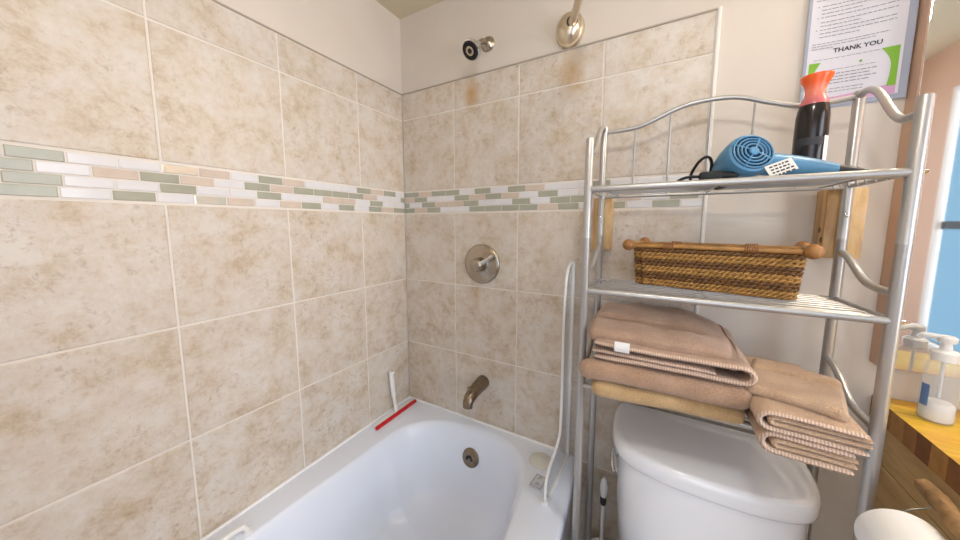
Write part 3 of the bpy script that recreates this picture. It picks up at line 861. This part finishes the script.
# ------------------------------------------------------------------ top shelf: dryer and bottle
TS = 1.4062
t = thing('hair_dryer', 'blue hair dryer lying on the top rack shelf with cord and tag', 'hair dryer', (1.25, -.21, TS))
g = Vector((.016, -.052, .060)); ax = Vector((.30, -.80, .30)).normalized(); bk = -ax
bm = bmesh.new(); lathe(bm, [(.040, 0), (.0445, .003), (.0465, .010), (.047, .025), (.045, .055), (.040, .080), (.034, .100), (.028, .112)], g, bk, 44); bar = link('barrel', bm, M['dryer'], t)
bm = bmesh.new(); lathe(bm, [(.0405, .001), (.038, .006), (0, .006)], g, bk, 40); link('grille_recess', bm, M['dryer_dk'], bar)
bm = bmesh.new()
s_ = ax.cross(Vector((0, 0, 1))).normalized(); u_ = s_.cross(ax).normalized()
for rr_ in (.038, .031, .024, .017, .0):
    if rr_: tube(bm, [g+ax*(.002+.004*(1-(rr_/.04)**2))+(s_*math.cos(a)+u_*math.sin(a))*rr_ for a in [2*PI*i/36 for i in range(36)]], .0018, 6, closed=True)
for k in range(4):
    a = PI*k/2+.5; d_ = s_*math.cos(a)+u_*math.sin(a)
    tube(bm, [g+ax*.007+d_*.006, g+ax*.005+d_*.022, g+ax*.001+d_*.040], .0015, 6)
lathe(bm, [(.010, .003), (.009, .007), (0, .008)], g, ax, 24)
link('air_grille', bm, M['dryer'], bar)
bm = bmesh.new(); lathe(bm, [(.029, .108), (.027, .125), (.024, .138), (.018, .138), (.016, .112)], g, bk, 32); link('nozzle', bm, M['black'], t)
bm = bmesh.new()
hp = catmull([(.012, -.015, .040), (.05, -.008, .038), (.10, .000, .030), (.145, .006, .022), (.168, .008, .018)], 6)
tube(bm, hp, [.024+.006*math.sin(PI*min(1, i/(len(hp)-1)*1.3)*.8)-.014*(i/(len(hp)-1)) for i in range(len(hp))], 22); link('handle', bm, M['dryer'], t)
bm = bmesh.new(); tube(bm, [(.164, .008, .0185), (.185, .009, .0145), (.205, .010, .0115), (.222, .011, .0085)], [.0125, .011, .008, .005], 16); link('cord_sleeve', bm, M['black'], t)
bm = bmesh.new()
tube(bm, catmull([(.22, .011, .0085), (.19, .06, .004), (.09, .085, .004), (-.02, .075, .006), (-.075, .05, .006), (-.092, .0, .020), (-.080, -.03, .050), (-.062, -.03, .062), (-.05, .0, .048), (-.055, .03, .012), (-.085, -.01, .006), (-.12, -.045, .005), (-.10, -.055, .014), (-.06, -.05, .012), (-.04, -.045, .006)], 6), .0034, 8)
link('cord', bm, M['black'], t)
bm = bmesh.new(); box(bm, -.078, -.034, -.062, -.038, .002, .024, bev=.004); lathe(bm, [(.009, 0), (.009, .02), (.004, .03), (0, .03)], (-.034, -.05, .013), (1, 0, 0), 14); link('plug', bm, M['black'], t)
bm = bmesh.new()
tg = Matrix.Translation((.062, -.066, .0205)) @ Matrix.Rotation(-.25, 4, 'Z') @ Matrix.Rotation(math.radians(62), 4, 'X') @ Matrix.Rotation(.42, 4, 'Z')
b2 = bmesh.new(); box(b2, -.022, .022, -.016, .016, -.0005, .0005)
for i in range(4):
    x = -.016
    while x < .014:
        w_ = random.uniform(.003, .007); box(b2, x, min(.018, x+w_), .009-.008*i-.0018, .009-.008*i+.0018, .0005, .0009, 1); x += w_+.002
b2.transform(tg); me_ = bpy.data.meshes.new('x'); b2.to_mesh(me_); b2.free(); bm.from_mesh(me_); bpy.data.meshes.remove(me_)
o = link('warning_tag', bm, [M['label'], M['ink']], t, smooth=False); o['label'] = 'white warning tag with dark print'

t = thing('styling_bottle', 'tall black bottle with flared orange cap on the top rack shelf', 'bottle', (1.387, -.152, TS), rz=-.35)
bm = bmesh.new(); lathe(bm, [(0, 0), (.024, 0), (.0275, .003), (.028, .01), (.0285, .10), (.028, .145), (.0262, .160), (.0235, .172), (.020, .180)], seg=40); link('bottle_body', bm, M['bottle_black'], t)
bm = bmesh.new(); lathe(bm, [(.0245, .170), (.0225, .180), (.0175, .190), (.0165, .200), (.019, .212), (.0255, .226), (.0272, .231), (.0268, .234), (.022, .234), (.014, .222), (0, .220)], seg=40); link('flared_cap', bm, M['ombre'], t)
bm = bmesh.new()
def patch(bm, a0, a1, z0, z1, r, n=10):
    A = [bm.verts.new((r*math.cos(a0+(a1-a0)*i/n), r*math.sin(a0+(a1-a0)*i/n), z0)) for i in range(n+1)]
    B = [bm.verts.new((r*math.cos(a0+(a1-a0)*i/n), r*math.sin(a0+(a1-a0)*i/n), z1)) for i in range(n+1)]
    for i in range(n): bm.faces.new((A[i], A[i+1], B[i+1], B[i]))
patch(bm, -.62, -.10, .015, .098, .0288); link('side_label', bm, M['label'], t)
bm = bmesh.new(); patch(bm, -2.4, -.7, .080, .096, .0287); link('front_band', bm, M['dark'], t)

# ------------------------------------------------------------------ toilet
def toilet():
    t = thing('toilet', 'white porcelain toilet with bowed tank under the rack', 'toilet', (1.232, -.17, 0))
    half = [(0, -.322), (.06, -.3205), (.11, -.314), (.155, -.301), (.19, -.280), (.212, -.245), (.224, -.20), (.229, -.14), (.229, -.08), (.222, -.046), (.20, -.036), (.10, -.034), (0, -.034)]
    pts = half+[(-x, y) for x, y in half[-2:0:-1]]
    base = catmull([(x, y, 0) for x, y in pts], 5, True)
    def ring(s, z, dy=0, sx=None): return [Vector((1.232+p.x*(sx or s), -.17+(p.y+.17)*s+dy, z)) for p in base]
    bm = bmesh.new()
    rings_mesh(bm, [ring(.80, .34), ring(.86, .345), ring(.885, .36), ring(.91, .46), ring(.935, .60), ring(.945, .658)], cap0=True, cap1=True)
    local(bm, t); link('tank', bm, M['porcelain'], t, angle=60)
    bm = bmesh.new()
    rings_mesh(bm, [ring(.95, .654), ring(.985, .656), ring(1.0, .662), ring(1.005, .672), ring(1.0, .684), ring(.985, .694), ring(.955, .7005), ring(.90, .703), ring(.5, .705)], cap0=True, cap1=True)
    local(bm, t); link('tank_lid', bm, M['porcelain'], t, angle=60)
    bm = bmesh.new(); o = Vector((1.030, -.215, .632)); d = Vector((-.97, -.25, 0)).normalized()
    lathe(bm, [(.014, 0), (.014, .006), (.009, .008), (.009, .018), (0, .019)], o, d, 20)
    tube(bm, [o+d*.014+Vector((0, .008, .004)), o+d*.016+Vector((.0, -.014, -.004)), o+d*.016+Vector((.004, -.038, -.014)), o+d*.013+Vector((.008, -.058, -.022))], [.007, .008, .0085, .006], 12)
    local(bm, t); link('flush_lever', bm, M['chrome'], t)
    def oval(cx, cy, rx, ry, z, n=40): return [Vector((cx+rx*math.cos(2*PI*k/n), cy+ry*math.sin(2*PI*k/n), z)) for k in range(n)]
    bm = bmesh.new()
    rings_mesh(bm, [oval(1.232, -.40, .12, .23, 0), oval(1.232, -.40, .12, .23, .02), oval(1.232, -.40, .11, .21, .06), oval(1.232, -.42, .12, .21, .2), oval(1.232, -.44, .165, .24, .32), oval(1.232, -.45, .18, .25, .375), oval(1.232, -.45, .18, .25, .39)], cap0=True, cap1=True)
    box(bm, 1.10, 1.364, -.33, -.06, .20, .343, bev=.02)
    local(bm, t); link('bowl', bm, M['porcelain'], t, angle=60)
    bm = bmesh.new()
    rings_mesh(bm, [oval(1.232, -.46, .18, .235, .391), oval(1.232, -.46, .188, .243, .398), oval(1.232, -.46, .188, .243, .415), oval(1.232, -.46, .18, .235, .424), oval(1.232, -.46, .1, .14, .428)], cap0=True, cap1=True)
    local(bm, t); link('seat_lid', bm, M['white_plastic'], t, angle=60)
toilet()

t = thing('toilet_brush', 'white toilet brush handle standing between tub and toilet tank', 'toilet brush', (.975, -.075, 0))
bm = bmesh.new(); lathe(bm, [(0, 0), (.045, 0), (.05, .01), (.048, .12), (.04, .14), (.03, .14), (.028, .02), (0, .02)], seg=32); link('holder', bm, M['white_plastic'], t)
bm = bmesh.new(); tube(bm, [(0, 0, .03), (0, 0, .2), (0, 0, .335)], .0065, 14); link('handle_shaft', bm, M['white_plastic'], t)
bm = bmesh.new(); lathe(bm, [(.007, .315), (.010, .322), (.010, .340), (.007, .347)], seg=18); link('collar', bm, M['dark'], t)
bm = bmesh.new()
rings_mesh(bm, [[Vector((a*math.cos(2*PI*k/20), b_*math.sin(2*PI*k/20), z)) for k in range(20)] for a, b_, z in ((.007, .007, .343), (.012, .008, .36), (.013, .008, .385), (.010, .007, .405), (.005, .005, .418))], cap0=True, cap1=True)
link('grip', bm, M['white_plastic'], t)

# ------------------------------------------------------------------ vanity, mirror, soap, paper roll
VX = 1.616
t = thing('vanity_cabinet', 'rustic plank-sided wooden vanity cabinet right of the toilet', 'cabinet', (2.0, -.27, 0))
bm = bmesh.new(); box(bm, VX+.012, 2.385, -.53, .004, .0, .812); local(bm, t); link('carcass', bm, M['vanity'], t, smooth=False)
bm = bmesh.new()
for z0, z1_ in ((.03, .262), (.265, .482), (.485, .703), (.706, .812)): box(bm, VX, VX+.012, -.53, .004, z0, z1_, bev=.0015)
local(bm, t); link('side_planks', bm, M['vanity'], t, smooth=False)
for i in range(2):
    x0 = VX+.02+i*.375; bm = bmesh.new(); box(bm, x0, x0+.365, -.55, -.5305, .06, .78, bev=.004); local(bm, t); d_ = link('door', bm, M['vanity'], t)
    bm = bmesh.new(); lathe(bm, [(.004, 0), (.004, .012), (.012, .018), (.010, .026), (0, .028)], (x0+(.33 if i == 0 else .035), -.55, .55), (0, -1, 0), 18); local(bm, t); link('knob', bm, M['bronze'], d_)

bm = bmesh.new(); lay = bm.loops.layers.float_color.new('tile_id')
y = .006; CT0, CT1 = .8125, .866
while y > -.56:
    w_ = .042; y2 = max(-.56, y-w_); x = 1.603
    while x < 2.392:
        x2 = min(2.392, x+random.uniform(.25, .5)) if x > 1.603 else 1.603+random.uniform(.08, .4)
        x2 = min(2.392, x2)
        fs = box(bm, x, x2, y2+.0002, y-.0002, CT0, CT1)
        c_ = (random.random(), 0, 0, 1); e_ = (random.random(), 0, 0, 1)
        for f in fs:
            side = abs(f.calc_center_median().x-1.603) < 1e-4
            f.material_index = 1 if side else 0
            for l in f.loops: l[lay] = e_ if side else c_
        x = x2
    y = y2
o = link('countertop', bm, [M['butcher'], M['endgrain']], smooth=False); tag(o, 'glossy yellow butcher block countertop with end-grain side', 'countertop')

t = thing('wall_mirror', 'large thick-edged mirror on the wall above the vanity', 'mirror', (1.94, .006, .955))
bm = bmesh.new(); box(bm, 1.590, 2.30, -.032, .0075, .955, 2.02, bev=.001); local(bm, t); link('backing', bm, M['mirror_edge'], t, smooth=False)
bm = bmesh.new(); box(bm, 1.592, 2.298, -.0345, -.0325, .957, 2.018, bev=.0008); local(bm, t); link('glass', bm, M['mirror'], t, smooth=False)

t = thing('soap_dispenser', 'clear pump bottle with white soap on the butcher block', 'soap dispenser', (1.664, -.082, CT1), rz=2.6)
bm = bmesh.new(); lathe(bm, [(0, .001), (.0235, .001), (.0255, .004), (.026, .012), (.0255, .09), (.026, .118), (.023, .134), (.017, .143), (.0155, .148)], seg=36); link('bottle_shell', bm, M['bottle_clear'], t)
bm = bmesh.new(); lathe(bm, [(0, .004), (.022, .004), (.0238, .008), (.0238, .040), (.020, .045), (.008, .043), (0, .044)], seg=32); link('liquid_soap', bm, M['foam'], t)
bm = bmesh.new(); lathe(bm, [(.003, .055), (.003, .150)], seg=10); link('dip_tube', bm, M['white_plastic'], t)
bm = bmesh.new(); lathe(bm, [(.0175, .140), (.0195, .142), (.0195, .160), (.016, .164), (.009, .166), (.007, .182), (.006, .184)], seg=30); link('pump_collar', bm, M['white_plastic'], t)
bm = bmesh.new(); lathe(bm, [(0, .182), (.012, .182), (.0135, .185), (.0135, .193), (.010, .197), (0, .197)], seg=26); tube(bm, catmull([(0, 0, .191), (.018, 0, .192), (.032, 0, .190), (.038, 0, .185)], 4), [.0062]*9+[.005, .0045, .004, .004], 12); link('pump_head', bm, M['white_plastic'], t)
bm = bmesh.new(); patch(bm, .55, 1.15, .035, .085, .0262); o = link('brand_label', bm, M['blue_print'], t); o.name = 'front_label'

t = thing('paper_holder', 'rough driftwood paper holder on the vanity side', 'paper holder', (1.552, -.45, .80))
bm = bmesh.new()
sp = catmull([(1.553, -.298, .823), (1.552, -.34, .822), (1.548, -.40, .818), (1.552, -.47, .812), (1.548, -.55, .808), (1.552, -.62, .802)], 6)
rings = []
for i, p in enumerate(sp):
    r_ = .0125+.005*i/len(sp)
    rings.append([p+Vector((math.cos(a), 0, math.sin(a)))*r_*(1+.28*noise.noise(Vector((math.cos(a)*1.3, p.y*40, math.sin(a)*1.3)))) for a in [2*PI*k/16 for k in range(16)]])
rings_mesh(bm, rings, cap0=True, cap1=True); local(bm, t); link('driftwood_stick', bm, M['drift'], t, angle=60)
bm = bmesh.new()
for y in (-.46, -.52):
    bm = bmesh.new(); tube(bm, [(1.55, y, .813), (VX-.0003, y, .81)], .006, 10); local(bm, t); link('mounting_peg', bm, M['drift'], t)
bm = bmesh.new()
tube(bm, catmull([(1.548, -.342, .822), (1.535, -.343, .806), (1.510, -.350, .795), (1.499, -.353, .775), (1.497, -.360, .752), (1.497, -.40, .7635), (1.497, -.475, .7635), (1.498, -.488, .775), (1.51, -.492, .80), (1.540, -.492, .812), (1.549, -.492, .815)], 6), .0014, 8)
local(bm, t); link('wire_loop', bm, M['wire'], t)
t = thing('toilet_paper_roll', 'white toilet paper roll hung by wire beside the vanity', 'toilet paper', (1.497, -.42, .751))
bm = bmesh.new(); lathe(bm, [(.020, -.05), (.052, -.05), (.0555, -.047), (.0555, .047), (.052, .05), (.020, .05)], (0, 0, 0), (0, 1, 0), 48); link('paper', bm, M['tp'], t)
bm = bmesh.new(); lathe(bm, [(.020, -.05), (.020, .05), (.0188, .05), (.0188, -.05), (.020, -.05)], (0, 0, 0), (0, 1, 0), 32); link('cardboard_core', bm, M['card'], t)

# ------------------------------------------------------------------ notice on the wall
t = thing('paper_notice', 'white printed notice with THANK YOU in a plastic sleeve on wall', 'notice', (1.487, .0075, 1.62))
def ny(x): return -.001-.006*((x-.0)/.085)**2           # sheet bows off the wall slightly at its edges
bm = bmesh.new()
def sheet(bm, x0, x1, z0, z1, dy, mi=0, n=14, skew=0):
    A = []
    for i in range(n+1):
        x = x0+(x1-x0)*i/n
        A.append((bm.verts.new((x+skew, ny(x)+dy, z0)), bm.verts.new((x, ny(x)+dy, z1))))
    for (a, b_), (c_, d_) in zip(A, A[1:]): bm.faces.new((a, c_, d_, b_)).material_index = mi
sheet(bm, -.085, .099, -.012, .285, .0); sheet(bm, -.085, .099, -.012, .285, .0006)
link('plastic_sleeve', bm, M['sleeve'], t)
bm = bmesh.new(); sheet(bm, -.079, .086, .0, .272, -.0006); link('sheet', bm, M['paper'], t)
def warp(bm):
    for v in bm.verts: v.co.y += ny(v.co.x)-.0012
bm = bmesh.new()
text_mesh(bm, 'THANK YOU', .0143, (.011, 0, .1215), (1, 0, 0), (0, 0, 1), .0002, bold=.0003)
warp(bm); link('heading', bm, M['ink'], t, smooth=False); bm = bmesh.new()
text_mesh(bm, 'US', .020, (-.028, 0, .2545), (1, 0, 0), (0, 0, 1), .0002)
warp(bm); link('heading', bm, M['ink'], t, smooth=False)
bm = bmesh.new()
def line(bm, x0, x1, z, h):
    x = x0
    while x < x1:
        w_ = random.uniform(.004, .013); xe = min(x1, x+w_)
        k = max(1, int((xe-x)/.004))
        for i in range(k): 
            a, b_ = x+(xe-x)*i/k, x+(xe-x)*(i+1)/k
            f = [bm.verts.new(p) for p in ((a, 0, z), (b_, 0, z), (b_, 0, z+h), (a, 0, z+h))]; bm.faces.new(f)
        x = xe+.0018
for i in range(9):
    z = .236-.0088*i-(0.003 if i > 3 else 0)
    line(bm, -.060, (.070 if i % 3 != 2 else .012), z, .0019)
    if i % 3 == 0: line(bm, -.068, -.065, z, .0019)
line(bm, -.072, .062, .147, .0017); line(bm, -.072, .040, .141, .0017); line(bm, -.072, -.03, .135, .0017); line(bm, -.072, .075, .251, .0017)
line(bm, -.066, .078, .108, .0012)
for i in range(4): line(bm, -.045, .048-.01*(i % 2), .069-.0075*i, .0022)
line(bm, -.030, .030, .033, .0018); line(bm, -.040, .028, .026, .0018); line(bm, -.040, .012, .012, .0018)
line(bm, -.03, .045, .080, .0012)
warp(bm); link('text_lines', bm, M['inkgrey'], t, smooth=False)
bm = bmesh.new()
def curve_fan(bm, pts):
    bm.faces.new([bm.verts.new((x, 0, z)) for x, z in pts])
# green corners with a curved inner side
def gwedge(bm, xo, s):
    n = 10; outer = [(xo, .102-.070*i/n) for i in range(n+1)]
    inner = [(xo+s*(.022-.0215*math.sin(PI/2*i/n)), .102-.070*i/n) for i in range(n+1)]
    for i in range(n): curve_fan(bm, [outer[i], outer[i+1], inner[i+1], inner[i]])
gwedge(bm, -.074, 1)
warp(bm); link('green_corner', bm, M['green'], t, smooth=False); bm = bmesh.new()
n = 12
for i in range(n):
    a, b_ = .110-.090*i/n, .110-.090*(i+1)/n
    q = lambda z: .080-(.020+.018*((z-.064)/.046)**2*(1 if z > .064 else .25)-.010)
    curve_fan(bm, [(.081, a), (.081, b_), (q(b_), b_), (q(a), a)])
warp(bm); link('green_corner', bm, M['green'], t, smooth=False); bm = bmesh.new()
curve_fan(bm, [(.020+.004*math.cos(2*PI*k/8)*(1 if k % 2 else .5), .0905+.003*math.sin(2*PI*k/8)) for k in range(8)])
warp(bm); link('green_leaf', bm, M['green'], t, smooth=False)
bm = bmesh.new()
for i in range(12):
    x0, x1 = -.074+.155*i/12, -.074+.155*(i+1)/12
    h_ = lambda x: .003+.022*((x+.074)/.155)**.7
    curve_fan(bm, [(x0, .001), (x1, .001), (x1, h_(x1)), (x0, h_(x0))])
warp(bm); link('pink_artwork', bm, M['pink'], t, smooth=False)
for cx, cz_, r_ in ((-.056, .063, .0072), (-.046, .014, .0045)):
    n = 24; bm = bmesh.new()
    for i in range(n):
        a, b_ = 2*PI*i/n, 2*PI*(i+1)/n
        curve_fan(bm, [(cx+r_*math.cos(a), cz_+r_*math.sin(a)), (cx+r_*math.cos(b_), cz_+r_*math.sin(b_)), (cx+r_*.82*math.cos(b_), cz_+r_*.82*math.sin(b_)), (cx+r_*.82*math.cos(a), cz_+r_*.82*math.sin(a))])
    curve_fan(bm, [(cx-r_*.45, cz_), (cx-r_*.1, cz_-r_*.45), (cx+r_*.6, cz_+r_*.5), (cx-r_*.1, cz_-r_*.15)])
    warp(bm); link('tick_icon', bm, M['ink'], t, smooth=False)


# ------------------------------------------------------------------ lamps and daylight
t = thing('ceiling_lamp', 'round flush ceiling lamp above the tub edge', 'lamp', (1.14, -1.08, CZ))
bm = bmesh.new(); lathe(bm, [(.085, 0), (.085, -.016), (.07, -.02), (0, -.02)], seg=40); link('lamp_base', bm, M['nickel'], t)
bm = bmesh.new(); lathe(bm, [(.062, -.019), (.068, -.035), (.062, -.060), (.045, -.078), (.02, -.087), (0, -.088)], seg=36); link('diffuser', bm, M['lamp'], t)
t = thing('vanity_light', 'nickel three-bulb vanity light above the mirror', 'lamp', (1.95, .008, 2.13))
bm = bmesh.new(); box(bm, -.26, .26, -.03, -.001, -.04, .04, bev=.006); link('back_plate', bm, M['nickel'], t)
for x in (-.18, 0, .18):
    bm = bmesh.new(); lathe(bm, [(0, .03), (.015, .035), (.032, .055), (.040, .080), (.034, .105), (.018, .118), (0, .12)], (x, 0, 0), (0, -1, 0), 24); link('bulb', bm, M['bulb'], t)

w_ = bpy.data.worlds.new('sky'); SC.world = w_; w_.use_nodes = True
nt = w_.node_tree; bg = nt.nodes['Background']
tc = nt.nodes.new('ShaderNodeTexCoord'); sx = nt.nodes.new('ShaderNodeSeparateXYZ'); nt.links.new(tc.outputs['Generated'], sx.inputs[0])
mr = nt.nodes.new('ShaderNodeMapRange'); mr.inputs['From Min'].default_value = -1; mr.inputs['From Max'].default_value = 1
nt.links.new(sx.outputs['X'], mr.inputs['Value'])
K = 8.0                                        # white bands added to brighten the room; blue band for the mirror
def skc(r, g, b): return (r/K, g/K, b/K, 1)
rp = ramp(nt, mr.outputs[0], [(0, skc(*SKY_FRONT)), (.60, skc(*SKY_FRONT)), (.665, skc(*SKY_BLUE)), (.79, skc(*SKY_BLUE)), (.87, skc(*SKY_SIDE)), (1, skc(*SKY_SIDE))])
nt.links.new(rp.outputs['Color'], bg.inputs['Color']); bg.inputs['Strength'].default_value = K
la = bpy.data.lights.new('window_portal', 'AREA'); la.shape = 'RECTANGLE'; la.size = WY1-WY0; la.size_y = WZ1-WZ0
la.cycles.is_portal = True
lo = bpy.data.objects.new('window_portal', la); COL.objects.link(lo); lo.location = (RX+WT+.01, (WY0+WY1)/2, (WZ0+WZ1)/2)
lo.rotation_euler = (PI/2, 0, PI/2)
la = bpy.data.lights.new('window_portal', 'AREA'); la.shape = 'RECTANGLE'; la.size = VX1-VX0; la.size_y = VZ1-VZ0  # portal of the added rear window
la.cycles.is_portal = True
lo = bpy.data.objects.new('window_portal', la); COL.objects.link(lo); lo.location = ((VX0+VX1)/2, RY-.08, (VZ0+VZ1)/2)
lo.rotation_euler = (PI/2, 0, 0)

vs = SC.view_settings; vs.view_transform = 'Standard'; vs.look = 'None'; vs.gamma = 1; vs.use_curve_mapping = False
vs.exposure = 0
